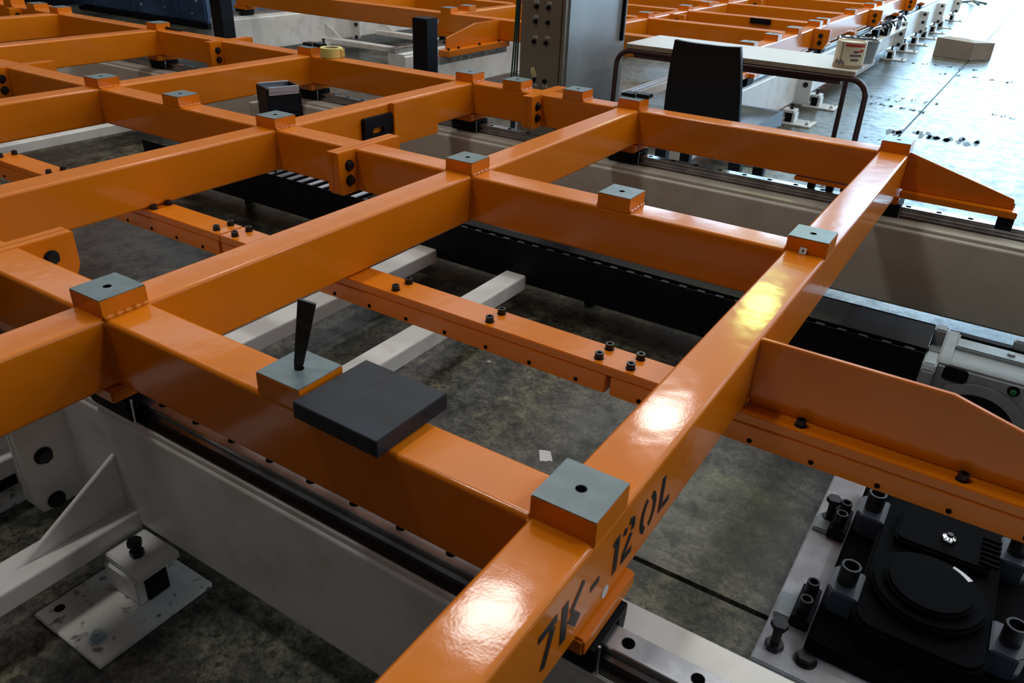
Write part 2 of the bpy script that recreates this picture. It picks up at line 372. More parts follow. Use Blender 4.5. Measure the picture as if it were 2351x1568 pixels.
# --- section A (stencilled end)
fa, cbA = frame('nearest orange frame section, with the black stencilled number on its right-hand beam', T[0:2], L, SP[0], None,
    [(0, 0), (T[1], 0), (-0.535, 0), (0, L[1]), (T[1], L[1]), (-0.533, L[1]), (0, L[2]), (T[1], L[2]), (-1.3435, L[2])], splice_r=False)
rack(fa, -1.534, -0.248, (-1.495, -1.17, -0.877, -0.582, -0.285), [-1.446 + .1245 * k for k in range(10)], px=(-1.534, 1.04))
rack(fa, -0.244, 1.04, (-0.207, .163, .453, .74), [-.168 + .1235 * k for k in range(9)], px=())
MB().prism([(.050, -.001), (.397, -.001), (.51, -.032), (1.0, -.115), (1.0, -.150), (.050, -.150)], 'y', .657, .669).build('gusset_plate', ORANGE, fa, 0.002)
MB().prism([(.050, .004), (.417, -.098), (.424, -.134), (.050, -.134)], 'y', 2.428, 2.440).build('gusset_plate', ORANGE, fa, 0.002)
MB().box(.055, .440, 2.392, 2.482, -.158, -.134).build('gusset_foot', ORANGE, fa, 0.003)
MB().box(.385, .438, 2.405, 2.475, -.205, -.1585).build('rail_wiper', BLACK, fa, 0.002)
put('socket_screw', SOCKET, fa, (.415, 2.465, -.134)); put('socket_screw', SOCKET, fa, (.25, 2.465, -.134))
MB().box(-.33, -.05, 2.395, 2.50, -.166, -.150).build('clamp_bar', ORANGE, fa, 0.002)
for x in (-.28, -.21): MB().box(x, x + .028, 2.42, 2.45, -.195, -.166).build('clamp_block', BLACK, fa, 0.002)
for x in (-.13, -.075): MB().prism(rrect(x, x + .045, -.225, -.185, .012), 'y', 2.47, 2.50).cyl((x + .022, 2.485, -.19), 'z', .006, .03, 8).build('clamp_block', BLACKBOLT, fa, 0.002)

# stencilled "7K-120L" on the +x face of the end beam: broken strokes, true size on the steel
def stencil(parent):
    X0, X1 = 0.0502, 0.0509; M_ = [MB()]; lt = bpy.data.objects
    def st(p, q, wd=0.0105):
        wd *= 1.22
        (a, b), (c, d) = p, q; l = math.hypot(c - a, d - b); nx, ny = -(d - b) / l * wd / 2, (c - a) / l * wd / 2
        M_[0].prism([(a + nx, b + ny), (c + nx, d + ny), (c - nx, d - ny), (a - nx, b - ny)], 'x', X0, X1)
    zt, zb = -.0415, -.111
    def done(): M_[0].build('stencil_character', STENCIL, parent); M_[0] = MB()
    st((-.186, zt - .004), (-.141, zt - .004)); st((-.150, zt - .013), (-.171, zb), .011); done()   # 7
    st((-.120, zt), (-.120, zb), .013); st((-.071, zt), (-.102, -.073), .009); st((-.102, -.080), (-.079, zb + .004), .016); done()   # K
    st((-.047, -.079), (-.022, -.079), .009); done()   # -
    st((.030, zt), (.030, zb), .0115); st((.0185, -.053), (.0235, -.046), .009); done()   # 1
    pts = [(.053, -.058), (.058, -.047), (.068, -.0425), (.079, -.046), (.0835, -.055), (.081, -.066)]
    for i in range(len(pts) - 1):
        if i != 1: st(pts[i], pts[i + 1], .010)
    st((.079, -.071), (.056, -.101), .010); st((.052, -.1075), (.087, -.1075), .010); done()   # 2
    def arc(cx, cz, rx, rz, a0, a1, n=9):
        ps = [(cx + rx * math.cos(math.radians(a0 + (a1 - a0) * i / n)), cz + rz * math.sin(math.radians(a0 + (a1 - a0) * i / n))) for i in range(n + 1)]
        for i in range(n): st(ps[i], ps[i + 1], .0095)
    arc(.137, -.0765, .020, .031, 105, 258); arc(.143, -.0765, .020, .031, -75, 75); done()   # 0
    st((.193, zt), (.193, zb), .0115); st((.205, zb + .0045), (.230, zb + .0045), .010); done()   # L
stencil(cbA[0])
MB().cyl((.0503, .005, -.1275), 'x', .0105, .0006, 20).build('round_sticker', STICKER, cbA[0])
# --- sections B, C, D going left
fb, cbB = frame('orange frame section in the middle, carrying the black slotted lug plate', T[2:4], L, SP[1], SP[0],
    [(T[2], L[1]), (-2.479, L[1]), (T[3], L[1]), (T[2], L[2]), (T[3], L[2]), (-1.665, L[2])])
rack(fb, -2.826, -1.538, (-2.79, -2.47, -2.17, -1.876, -1.577), [-2.74 + .1245 * k for k in range(10)])
MB().prism([(1.79, 0.0), (2.09, 0.0), (2.09, -.178), (1.79, -.175)], 'x', T[2] + W2, T[2] + W2 + .026).build('side_plate', ORANGE, fb, 0.002)
def lug():
    # black plate with a real elongated slot
    o = rrect(1.615, 1.79, -.125, -.037, .008, 3); i_ = rrect(1.665, 1.735, -.108, -.083, .0125, 3); n = len(o); m = MB()
    vs = [(T[2] + W2 + d, *p) for d in (0.001, .019) for lst in (o, i_) for p in lst]; fs = []
    for k in range(n):
        j = (k + 1) % n
        fs += [(k, j, n + j, n + k), (2 * n + k, 2 * n + j, 3 * n + j, 3 * n + k), (k, j, 2 * n + j, 2 * n + k), (n + k, n + j, 3 * n + j, 3 * n + k)]
    return m.add(vs, fs).build('lug_plate', BLACK, fb, 0.001)
lug()
fc, _ = frame('orange frame section at the upper left, with a marker pen lying on its far beam', T[4:6], L, SP[2], SP[1],
    [(T[4], L[1]), (T[4], L[2]), (T[5], L[2]), (-5.69, L[2])])
fd, _ = frame('orange frame section at the far upper left corner of the picture', T[6:7], L, -7.6, SP[2], [(-5.99, L[2]), (T[6], L[2])], splice_l=False)

# ------------------------------------------------------------------ white machine bases with rails
RAILPROF = [(-.0225, -.2335), (.0225, -.2335), (.0225, -.224), (.0165, -.220), (.0165, -.212), (.0225, -.207), (.0225, -.199), (.0205, -.197),
            (-.0205, -.197), (-.0225, -.199), (-.0225, -.207), (-.0165, -.212), (-.0165, -.220), (-.0225, -.224)]
STRIP = MB().prism([(0, 0), (.003, .007), (.010, .010), (.014, .002), (.014, -.002), (0, -.003)], 'x', 0, 0.16).mesh('weld_strip', WHITE, smooth=60)
STRIPC = MB().prism([(0, 0), (.003, .007), (.010, .010), (.014, .002), (.014, -.002), (0, -.003)], 'x', 0, 0.16).mesh('weld_strip', CREAM, smooth=60)
def foot(t, x, yface, out, m):
    """levelling foot on the floor against the face of a base beam; out = -1 or +1 is the free side"""
    def Y(d0, d1): a, b = yface + out * d0, yface + out * d1; return (min(a, b), max(a, b))
    y0, y1 = Y(-.03, .245); MB().box(x - .12, x + .115, y0, y1, ZF, ZF + .012).build('foot_plate', GRIMY, t, 0.002)
    y0, y1 = Y(0.0, .098); MB().box(x - .065, x + .062, y0, y1, ZF + .083, ZF + .103).build('jack_bracket', m, t, 0.003)
    y0, y1 = Y(.082, .104); MB().box(x - .066, x + .046, y0, y1, ZF + .012, ZF + .080).build('jack_stop', m, t, 0.003)
    y0, y1 = Y(.03, .081); MB().box(x + .034, x + .050, y0, y1, ZF + .012, ZF + .083).build('jack_web', BLACK, t, 0.002)
    yc = yface + out * .060
    b = MB().cyl((x, yc, ZF + .103), 'z', .0155, .016, 6).cyl((x, yc, ZF + .119), 'z', .0085, .012, 12).cyl((x, yc, ZF + .131), 'z', .0165, .015, 6, ph=.3).build('jack_bolt', BLACKBOLT, t, 0.001)
    yc = yface + out * .205
    MB().cyl((x + .05, yc, ZF + .012), 'z', .019, .003, 20).cyl((x + .05, yc, ZF + .015), 'z', .0135, .011, 6).cyl((x + .05, yc, ZF + .026), 'z', .008, .006, 12).build('anchor_bolt', ZINC, t, 0.001)
    MB().cyl((x - .09, yc, ZF + .0121), 'z', .011, .0008, 16).build('anchor_hole', HOLE, t)
def base(label, x0, x1, y0, y1, rail_y, flanges=(), feet=(), struts=(), strut_len=.80, out=-1, loc=(0, 0, 0), rotz=0, m=None, holes=None, strips=True, name='base_beam', fl_out=None, fl_top=-.262, boltz=(-.405, -.532)):
    m = m or WHITE
    t = thing(name, label, 'machine base', loc, rotz)
    MB().prism(rrect(y0, y1, -.545, -.247, .012), 'x', x0, x1).build('beam', m, t)
    ya, yb = (y0 + .012, y1 - .004) if rail_y > (y0 + y1) / 2 else (y0 + .004, y1 - .012)
    MB().box(x0 + .001, x1 - .001, ya, yb, -.249, -.235).build('top_plate', m, t, 0.002)
    MB().box(x0 + .002, x1 - .002, rail_y - .042 if rail_y < (y0 + y1) / 2 else rail_y - .03, rail_y + .03 if rail_y < (y0 + y1) / 2 else rail_y + .042, -.2352, -.2335).build('rail_oil_shade', SEAT, t)  # dark strip for the oil and the rail's shadow together
    r = MB().prism([(rail_y + a, b) for a, b in RAILPROF], 'x', x0 + .003, x1 - .003).build('rail', RAIL, t, smooth=20)
    hx = holes[0] if holes else x0 + .05
    h0, h1 = (holes[1], holes[2]) if holes else (x0, x1)
    n0 = math.ceil((h0 - hx) / .1055); x = hx + n0 * .1055
    while x < h1 - .02:
        put('rail_hole', RAILHOLE, r, (x, rail_y, -.1969)); x += .1055
    inner = 1 if rail_y < (y0 + y1) / 2 else -1
    if strips:
        x = math.ceil(x0 / .31) * .31 + .05
        yy = y1 - .013 if inner > 0 else y0 + .013
        while x < x1 - .2:
            put('weld_strip', STRIP if m is WHITE else STRIPC, t, (x, yy, -.2475), (0, 0, 0) if inner < 0 else (0, 0, 0)) if inner < 0 else put('weld_strip', STRIP if m is WHITE else STRIPC, t, (x + .16, yy, -.2475), (0, 0, PI))
            x += .31
    fo = out if fl_out is None else fl_out
    yf = y0 if fo < 0 else y1
    for fx, sx in flanges:                                # sx: the side the bolted plate faces
        d = fo * .112
        pts = [(yf - fo * .004, fl_top), (yf + d, fl_top), (yf + d, -.520), (yf + d * .86, -.552), (yf - fo * .004, -.552)]
        f_ = MB().prism(pts, 'x', fx, fx + sx * .017).build('joint_flange', m, t, 0.002)
        for z in boltz:
            put('hex_bolt', HEXBIG, f_, (fx + sx * .0175, yf + d * .58, z), (0, sx * PI / 2, 0))
    yo = y0 if out < 0 else y1
    for fx in feet: foot(t, fx, yo, out, m)
    for sx in struts:
        ys = sorted((yo, yo + out * strut_len))
        MB().prism(rrect(sx - .047, sx + .047, -.556, -.502, .008), 'y', *ys).build('outrigger', m, t)
        MB().prism([(yo, -.360), (yo + out * .235, -.4995), (yo + out * .262, -.503), (yo, -.503)], 'x', sx - .006, sx + .006).build('outrigger_gusset', m, t, 0.002)
        MB().box(sx - .07, sx + .07, min(yo + out * (strut_len - .1), yo + out * strut_len), max(yo + out * (strut_len - .1), yo + out * strut_len), ZF, -.556).build('outrigger_foot', m, t, 0.003)
    return t
Y0, Y1 = L[0], L[2]
base('white base beam at the lower left with a triangular outrigger and bolted foot', -1.310, 1.30, -.05, .12, 0.0, flanges=((-1.310, 1),), feet=(-.995, .9), struts=(-1.112,), out=-1, holes=(.0985, -1.3, 1.3))
base('white base beam under the near rail, left of the bolted joint flange', -3.262, -1.314, -.05, .12, 0.0, flanges=((-1.314, -1), (-3.262, 1)), feet=(-1.62, -2.9), struts=(-1.54,), out=-1, holes=(.0985, -3.2, -1.3))
base('cream base beam under the far rail, right of its bolted joint', -3.262, 1.30, 2.315, 2.490, Y1, flanges=((-3.262, 1),), feet=(-.25, .95, -2.9), out=1, m=CREAM, fl_out=-1, holes=(-.0113, -3.2, 1.3))
base('cream base beam under the far rail, left of its bolted joint', -6.9, -3.266, 2.315, 2.490, Y1, flanges=((-3.266, -1), (-5.2, 1)), feet=(-4.6,), out=1, m=CREAM, fl_out=-1, holes=(-.0113, -6.8, -3.3))

# white ties between the bases, ending at the cable tray
def tie(label, x0, x1, y0, y1):
    o = MB().prism(rrect(x0, x1, -.560, -.500, .008), 'y', y0, y1).build('base_tie', WHITE); return tag(o, label, 'steel tube', 'white ties between the bases')
tie('white square tube behind the dark steel plate, its far end in full view', -1.155, -1.063, .121, 1.599)
tie('white square tube behind the upright steel wedge, crossing under an orange cross beam', -1.587, -1.495, .121, 1.599)
tie('white square tube at the left edge, between two orange cross beams', -4.345, -4.255, .121, 2.314)

# ------------------------------------------------------------------ cable tray and drag chain
tr = thing('cable_tray', 'long black cable tray behind the middle orange beam', 'cable tray', (-1.2, 1.7, -.54))
def loc3(o, p): o.location = Vector(o.location) - Vector(p); return o
TL = (-1.2, 1.7, -.54)
def trp(mb, name, m, bevel=0.0): return loc3(mb.build(name, m, tr, bevel), TL)
trp(MB().box(-3.4, .318, 1.600, 1.604, -.535, -.373), 'tray_wall', BLACK, 0.0008)
trp(MB().box(-3.4, .316, 1.826, 1.830, -.535, -.373), 'tray_wall', BLACK, 0.0008)
trp(MB().box(-3.4, .318, 1.604, 1.826, -.535, -.531), 'tray_floor', BLACK)
trp(MB().box(-1.9, .318, 1.640, 1.826, -.379, -.375), 'tray_cover', BLACK, 0.0008)
for x in (-2.9, -1.9, -.9, .2): trp(MB().box(x, x + .04, 1.79, 1.825, ZF, -.535), 'tray_leg', BLACK, 0.002)
ch = thing('drag_chain', 'black drag chain with aluminium crossbars lying in the cable tray and standing up on end', 'cable chain', (-2.0, 1.7, -.45))
CL = (-2.0, 1.7, -.45)
link_side = MB().prism(rrect(-.030, .030, -.065, 0.0, .010, 3), 'y', -.004, .004).mesh('link_plate', BLACKPLASTIC, 0.001)
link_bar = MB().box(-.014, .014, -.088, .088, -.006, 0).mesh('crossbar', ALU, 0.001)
link_bar_shaded = MB().box(-.014, .014, -.088, .088, -.006, 0).mesh('crossbar', SHADEDALU, 0.001)
x = -2.50; k = 0
while x < .28:
    lift = 0.0
    for y in (1.626, 1.806): put('link_plate', link_side, ch, (x - CL[0], y - CL[1], -.385 - CL[2]))
    put('crossbar', link_bar if x < -1.92 else link_bar_shaded, ch, (x - CL[0], 1.716 - CL[1], -.3835 - CL[2])); x += .066
# standing end of the chain between two cross beams
ang = math.atan2(1.662 - 1.7175, -2.447 + 2.589) + PI / 2; cx, cy = -2.512, 1.752
def rotp(px, py): return (cx + px * math.cos(ang) - py * math.sin(ang), cy + px * math.sin(ang) + py * math.cos(ang))
end = bpy.data.objects.new('chain_end', None); end.name = 'chain_end'
def chain_part(name, mb, m, bevel=0.001):
    o = mb.build(name, m, ch, bevel); o.location = (cx - CL[0], cy - CL[1], -CL[2]); o.rotation_euler = (0, 0, ang); return o
bpy.data.objects.remove(end)
for sx in (-1, 1):
    for k in range(5):
        z1 = -.004 - k * .075
        chain_part('end_link_plate', MB().prism(rrect(-.064, .064, z1 - .082, z1, .012, 3), 'x', sx * .075 - .005 + (.002 if k % 2 else 0), sx * .075 + .005 + (.002 if k % 2 else 0)), BLACKPLASTIC)
for sy in (-1, 1):
    for k in range(5):
        z1 = -.006 - k * .075
        chain_part('end_crossbar', MB().box(-.070, .070, sy * .064 - .004, sy * .064 + .004, z1 - .030, z1), ALU if k == 0 else BLACKPLASTIC)
chain_part('end_plate', MB().box(-.069, .069, -.060, -.056, -.36, -.030), BLACKPLASTIC)
chain_part('end_label', MB().box(-.040, .030, -.0612, -.0602, -.105, -.085), LABELW, 0)
chain_part('end_label', MB().box(-.040, .030, -.0612, -.0602, -.150, -.146), LABELW, 0)
chain_part('end_rim_bar', MB().box(-.070, .070, -.072, -.060, -.022, .000), ALU)
chain_part('end_rim_bar', MB().box(-.070, .070, .052, .064, -.006, .000), ALU)

# ------------------------------------------------------------------ silver gearbox at the tray end
GL = (.55, 1.66, ZF)
gb = thing('gearbox', 'silver cast gearbox at the end of the black cable tray', 'gearbox', GL)
def gp(mb, name, m, bevel=0.0, **k): return loc3(mb.build(name, m, gb, bevel, **k), GL)
gp(MB().prism([(1.548, -.640), (1.548, -.402), (1.565, -.384), (1.655, -.384), (1.660, -.372), (1.672, -.372), (1.672, -.420), (1.775, -.420), (1.782, -.366), (1.828, -.366), (1.834, -.380), (1.834, -.640)], 'x', .318, .356), 'mounting_flange', SILVER, 0.005)
gp(MB().prism([(1.600, -.640), (1.600, -.392), (1.616, -.380), (1.690, -.376), (1.757, -.376), (1.775, -.390), (1.775, -.640)], 'x', .356, 1.0), 'housing', SILVER, 0.006)
gp(MB().box(.385, 1.0, 1.690, 1.757, -.380, -.364), 'top_rib', SILVER, 0.004)
gp(MB().prism([(1.597, -.50), (1.597, -.392), (1.62, -.376), (1.757, -.362), (1.79, -.36), (1.79, -.46)], 'x', .352, .392), 'corner_rib', SILVER, 0.006)
gp(MB().cyl((.487, 1.602, -.572), 'y', .152, -.008, 48), 'bearing_rim', SILVER, 0.004)
gp(MB().cyl((.487, 1.594, -.572), 'y', .116, -.005, 48), 'bearing_cover', BLACK, 0.003)
gp(MB().prism(rrect(.372, .441, -.438, -.392, .012), 'y', 1.5965, 1.602), 'recess_panel', BLACK, 0.003)
gp(MB().cyl((.558, 1.602, -.414), 'y', .016, -.008, 20), 'plug_seat', BLACK, 0.002)
gp(MB().cyl((.558, 1.594, -.414), 'y', .009, -.007, 8), 'drain_plug', GREEN, 0.002)
gp(MB().cyl((.53, 1.725, -.364), 'z', .011, .006, 16), 'cap_screw', SILVER, 0.002)
gp(MB().box(.530, .60, 1.795, 1.826, -.376, -.345), 'rear_lug', SILVER, 0.005)
gp(MB().box(.358, 1.0, 1.800, 1.830, -.46, -.376), 'rear_bar', BLACK, 0.002)

# ------------------------------------------------------------------ motor unit at the lower right
PL = (.53, .82, ZF)
mp = thing('motor_base_plate', 'white base plate on the floor under the black motor at the lower right', 'base plate', PL)
def mpp(mb, name, m, bevel=0.0): return loc3(mb.build(name, m, mp, bevel), PL)
mpp(MB().box(.207, .86, .450, 1.190, ZF, -.600), 'plate', PLATEGREY, 0.003)
for y0, y1 in ((.905, 1.010), (.575, .690)):
    mpp(MB().box(.247, .287, y0, y1, -.600, -.568), 'clamp_block', BLACK, 0.003)
    mpp(MB().box(.212, .249, y0 + .01, y1 - .03, -.600, -.588), 'clamp_step', SILVER, 0.003)
    for yy in (y0 + .03, y1 - .026):
        mpp(MB().ring((.267, yy, -.568), 'z', .0135, .0095, .034, 18).cyl((.267, yy, -.568), 'z', .0097, .012, 16), 'socket_screw', BLACKBOLT)
for x, y in ((.2385, .975), (.2395, .502)):
    mpp(MB().cyl((x, y, -.600), 'z', .020, .014, 6).cyl((x, y, -.586), 'z', .0095, .045, 14).cyl((x, y, -.541), 'z', .0185, .013, 6, ph=.2), 'jack_bolt', BLACKBOLT, 0.001)
mpp(MB().cyl((.303, .505, -.600), 'z', .024, .003, 20).cyl((.303, .505, -.597), 'z', .0195, .013, 6), 'hex_bolt', BLACKBOLT, 0.001)
mo = thing('drive_motor', 'black gear motor on four bolted feet at the lower right', 'motor', (.48, .82, -.60))
ML = (.48, .82, -.60)
def mop(mb, name, m, bevel=0.0): return loc3(mb.build(name, m, mo, bevel), ML)
mop(MB().box(.292, .68, .520, 1.13, -.600, -.560), 'bed', MOTORBLACK, 0.006)
mop(MB().prism(rrect(.352, .602, .560, 1.06, .05, 5), 'z', -.560, -.500), 'gear_case', MOTORBLACK, 0.008)
mop(MB().cyl((.475, .720, -.50), 'z', .112, .022, 40), 'motor_flange', MOTORBLACK, 0.006)
mop(MB().cyl((.475, .720, -.478), 'z', .086, .016, 40), 'motor_cap', MOTORBLACK, 0.006)
mop(MB().prism(rrect(.385, .58, .845, .985, .02, 4), 'z', -.500, -.476), 'terminal_cover', MOTORBLACK, 0.006)
for k in range(6): mop(MB().box(.555, .592, .86 + k * .018, .868 + k * .018, -.478, -.470), 'fin', MOTORBLACK, 0.001)
mop(MB().lathe((.490, .905, -.476), [(0, .016), (.006, .016), (.007, .010), (.014, .007), (.0155, .003), (.014, 0), (0, 0)], 20), 'breather', CHROME)
mop(MB().prism([(.475 + (.092 if i < 6 else .106) * math.cos(math.radians(70 - 5 * (i if i < 6 else 11 - i))), .720 + (.092 if i < 6 else .106) * math.sin(math.radians(70 - 5 * (i if i < 6 else 11 - i)))) for i in range(12)], 'z', -.479, -.4765), 'highlight_arc', STEEL)  # bright arc standing in for the highlight beside the motor cap
FOOTB = None
for x, y, sg in ((.327, .955, 1), (.327, .668, 1), (.628, .985, -1), (.632, .690, -1)):
    pts = [(x - .032, y - .028), (x - .018, y - .046), (x + .032, y - .046), (x + .032, y + .046), (x - .020, y + .046), (x - .032, y + .034)]
    if sg < 0: pts = [(2 * x - a, b) for a, b in pts]
    ft = mop(MB().prism(pts, 'z', -.560, -.502), 'mounting_foot', CHAIRBLUE, 0.003)  # blue-grey colour stands in for sky reflected on glossy black feet
    mop(MB().ring((x, y, -.502), 'z', .0200, .0150, .046, 24).cyl((x, y, -.502), 'z', .0152, .018, 20), 'foot_screw', BLACKBOLT)

# ------------------------------------------------------------------ loose things on the near frame
sp = tag(MB().box(-.089, .089, -.0835, .0835, 0, .031).build('steel_plate', MILL, None, 0.0012, loc=(-.3885, .012, 0.0004), rot=(0, 0, -.02)), 'thick dark steel plate lying on the nearest orange beam', 'steel plate')
wd = MB().add([(-.008, -.003, 0), (.008, -.003, 0), (.008, .003, 0), (-.008, .003, 0), (-.0150, -.0035, .118), (.0150, -.0035, .112), (.0150, .0035, .112), (-.0150, .0035, .118), (-.006, -.003, -.012), (.006, -.003, -.012), (.006, .003, -.012), (-.006, .003, -.012)],
    [(0, 1, 5, 4), (1, 2, 6, 5), (2, 3, 7, 6), (3, 0, 4, 7), (4, 5, 6, 7), (8, 9, 1, 0), (9, 10, 2, 1), (10, 11, 3, 2), (11, 8, 0, 3), (11, 10, 9, 8)]).build('steel_wedge', RUSTY, None, 0.0006, loc=(-.535, 0, TP + .010), rot=(0.0, .20, .80))
tag(wd, 'dark flat steel wedge standing upright in the hole of a grey pad', 'wedge')
tg = thing('label_tag', 'tiny white printed tag leaning on the front of a grey pad', 'tag', (-.005, 1.163, 0.0))
MB().box(-.0085, .0085, -.0015, .0015, 0.001, .017).build('card', PAPER, tg, rot=(-.35, 0, .1)); MB().box(-.002, .002, -.0022, -.0016, .006, .012).build('print', STENCIL, tg, rot=(-.35, 0, .1))
tp_ = thing('tape_roll', 'roll of yellow masking tape standing on the far orange beam', 'tape roll', (-2.862, 2.452, 0.0))
MB().ring((0, 0, 0.0002), 'z', .060, .040, .048, 40).build('tape', TAPE, tp_, 0.0012); MB().ring((0, 0, .0006), 'z', .0398, .0365, .047, 36).build('core', TAPECORE, tp_)
MB().prism([(.052, .028), (.062, .034), (.072, .026), (.064, .020), (.068, .008), (.059, .010)], 'z', .004, .044).build('tape_end', TAPE, tp_)
pn = thing('marker_pen', 'slim black marker pen lying beside a pad on the far upper left beam', 'pen', (-4.23, 2.462, 0.0))
MB().tube([(-.10, 0, .008), (-.02, 0, .008), (.10, -.004, .008)], [.0075, .0075, .006]).build('barrel', BLACKPLASTIC, pn); MB().tube([(-.155, .003, .008), (-.10, 0, .008)], .0080).build('cap', CHROME, pn)
def clampset(x, y, label):
    t = thing('stop_clamp', label, 'clamp', (x, y, TP)); 
    MB().box(-.062, -.006, -.012, .050, .0003, .014).build('clamp_jaw', BLACKPLASTIC, t, 0.003); MB().box(.006, .062, -.002, .052, .0003, .016).build('clamp_jaw', BLACKPLASTIC, t, 0.003)
    MB().cyl((0, .006, .0003), 'z', .005, .022, 12).build('clamp_pin', CHROME, t, 0.0008)
    MB().box(-.030, .004, .012, .030, .008, .012).build('clamp_spring', BLACKBOLT, t, 0.001)
clampset(T[3], L[2] + .012, 'black stop clamp on the pad beside the yellow tape roll')
clampset(T[1], L[2] + .012, 'black stop clamp on the pad in front of the desk leg')
tag(MB().add([(-.022, -.012, .0008), (.024, -.016, .0008), (-.006, .018, .001), (0, 0, .012)], [(0, 1, 3), (1, 2, 3), (2, 0, 3), (0, 2, 1)]).build('tape_scrap', BITE, None, loc=(-1.118, 2.408, 0)), 'crumpled yellow tape scrap at the foot of a pad', 'scrap')
tag(MB().prism([(-.0265, .012), (-.014, .020), (.004, .026), (.010, .018), (.032, -.010), (.022, -.012), (.018, -.020), (.001, -.029)], 'z', 0.0008, .0022).build('paper_scrap', PAPER, None, loc=(-.5155, .842, ZF), rot=(.03, .02, 0)), 'torn white paper scrap on the dark floor', 'paper')
tag(MB().prism([(-.01, -.006), (.009, -.004), (.002, .009)], 'z', 0.0005, .0018).build('paper_chip', PAPER, None, loc=(-.95, 1.19, ZF)), 'tiny white chip on the floor under the rack bar', 'paper')
tag(MB().prism([(-.08, -.02), (.09, -.03), (.085, -.012), (.05, .01), (-.07, .022)], 'z', 0.0006, .003).build('wood_strip', CARD, None, loc=(-.62, 1.42, ZF), rot=(0, 0, .1)), 'thin brown strip on the floor beyond the rack bar', 'strip')

# ------------------------------------------------------------------ cabinet, posts
cb = thing('control_cabinet', 'tall bronze and steel control cabinet with push buttons', 'cabinet', (-2.11, 3.8, ZF))
CB = (-2.11, 3.8, ZF)
def cp(mb, name, m, bevel=0.0): return loc3(mb.build(name, m, cb, bevel), CB)
cp(MB().box(-2.258, -1.992, 3.42, 4.20, ZF, .80), 'body', CABSIDE, 0.004)
cp(MB().box(-1.990, -1.962, 3.44, 4.20, ZF + .02, .78), 'side_door', CABSIDE, 0.006)
cp(MB().box(-2.262, -1.992, 3.400, 3.424, ZF, .80), 'front_panel', CABINET, 0.004)
cp(MB().box(-1.988, -1.970, 3.402, 3.440, ZF + .02, .78), 'corner_post', CABINET, 0.004)
cp(MB().box(-1.962, -1.940, 4.12, 4.145, .02, .30), 'door_handle', BLACK, 0.004)
for x, z in ((-2.1575, .251), (-2.0785, .251), (-2.160, .172), (-2.078, .172), (-2.164, .062), (-2.083, .062), (-2.154, -.152), (-2.079, -.152)):
    s = cp(MB().cyl((x, 3.400, z), 'y', .0135, -.005, 20), 'button_bezel', BLACKPLASTIC, 0.001)
    cp(MB().cyl((x - .002, 3.395, z), 'y', .0095, -.012, 16), 'button', BLACK, 0.001)
for x, z in ((-2.159, .277), (-2.0745, .277), (-2.159, .198), (-2.157, .088), (-2.076, .093), (-2.0745, -.180), (-2.149, -.182)):
    cp(MB().box(x - .016, x + .016, 3.3985, 3.3998, z - .0065, z + .0065), 'label_plate', LABELW)
    for k in range(4): cp(MB().box(x - .012 + k * .0062, x - .0085 + k * .0062, 3.3980, 3.3984, z - .003, z + .003), 'label_print', STENCIL)
cp(MB().add([(-2.178, 3.3995, -.085), (-2.150, 3.392, -.078), (-2.135, 3.399, -.130), (-2.160, 3.393, -.142), (-2.172, 3.385, -.11)], [(0, 1, 4), (1, 2, 4), (2, 3, 4), (3, 0, 4), (0, 1, 2, 3)]), 'torn_tape', BITE)
cc = thing('cable_bundle', 'teal and green cables hanging down the left edge of the cabinet', 'cable', (-2.275, 3.41, ZF))
for k, (dx, m) in enumerate(((0.0, TEAL), (-.012, TEAL), (-.024, GREENC))):
    MB().tube([(dx, .01 * k, 1.45), (dx + .004, .0, 1.1), (dx - .006, 0, .8), (dx - .010 - .006 * k, .0, .5), (dx - .012, 0, .2), (dx - .03, 0, .006)], .0055, 8).build('cable', m, cc)

def post(label, x, y, w_, top):
    t = thing('black_post', label, 'post', (x, y, ZF)); h = top - ZF
    MB().prism(rrect(-w_ / 2, w_ / 2, -w_ / 2, w_ / 2, .006), 'z', .012, h).build('post_tube', BLACK, t); MB().box(-.1, .1, -.1, .1, 0, .012).build('post_foot', BLACK, t, 0.002)
    MB().box(-w_ / 2 + .002, w_ / 2 - .002, -w_ / 2 + .002, w_ / 2 - .002, h, h + .004).build('post_cap', BLACK, t)
post('short black square post standing behind the yellow tape roll', -2.865, 3.26, .112, .135)
post('tall black square post at the upper left in front of the blue bin', -4.745, 3.26, .112, .95)

# ------------------------------------------------------------------ desk, chair and what stands on the desk
DX = (-1.10, 4.03, ZF)
dk = thing('desk', 'pale topped school desk with maroon tube legs', 'desk', DX)
def dp(mb, name, m, bevel=0.0): return loc3(mb.build(name, m, dk, bevel), DX)
dp(MB().prism([(-1.757, 3.80), (-1.745, 3.772), (-.447, 3.770), (-.436, 3.78), (-.436, 4.285), (-1.757, 4.285)], 'z', .0565, .060), 'desk_top', LAMINATE, 0.001)
dp(MB().prism([(-1.757, 3.80), (-1.745, 3.772), (-.447, 3.770), (-.436, 3.78), (-.436, 4.285), (-1.757, 4.285)], 'z', .034, .0563), 'desk_board', WOODEDGE, 0.001)
def utube(xa, xb, y, zt, rb=.085):
    p = [(xa - .004, y, ZF)]
    for i in range(9):
        a = PI - i * PI / 16; p.append((xa + rb + rb * math.cos(a), y, zt - rb + rb * math.sin(a)))
    for i in range(9):
        a = PI / 2 - i * PI / 16; p.append((xb - rb + rb * math.cos(a), y, zt - rb + rb * math.sin(a)))
    p.append((xb + .004, y, ZF)); return p
dp(MB().tube(utube(-1.805, -.362, 3.782, .019), .0150, 12), 'front_leg_frame', MAROON)
dp(MB().tube(utube(-1.615, -.560, 4.262, .019, .04), .0150, 12), 'rear_leg_frame', MAROON)
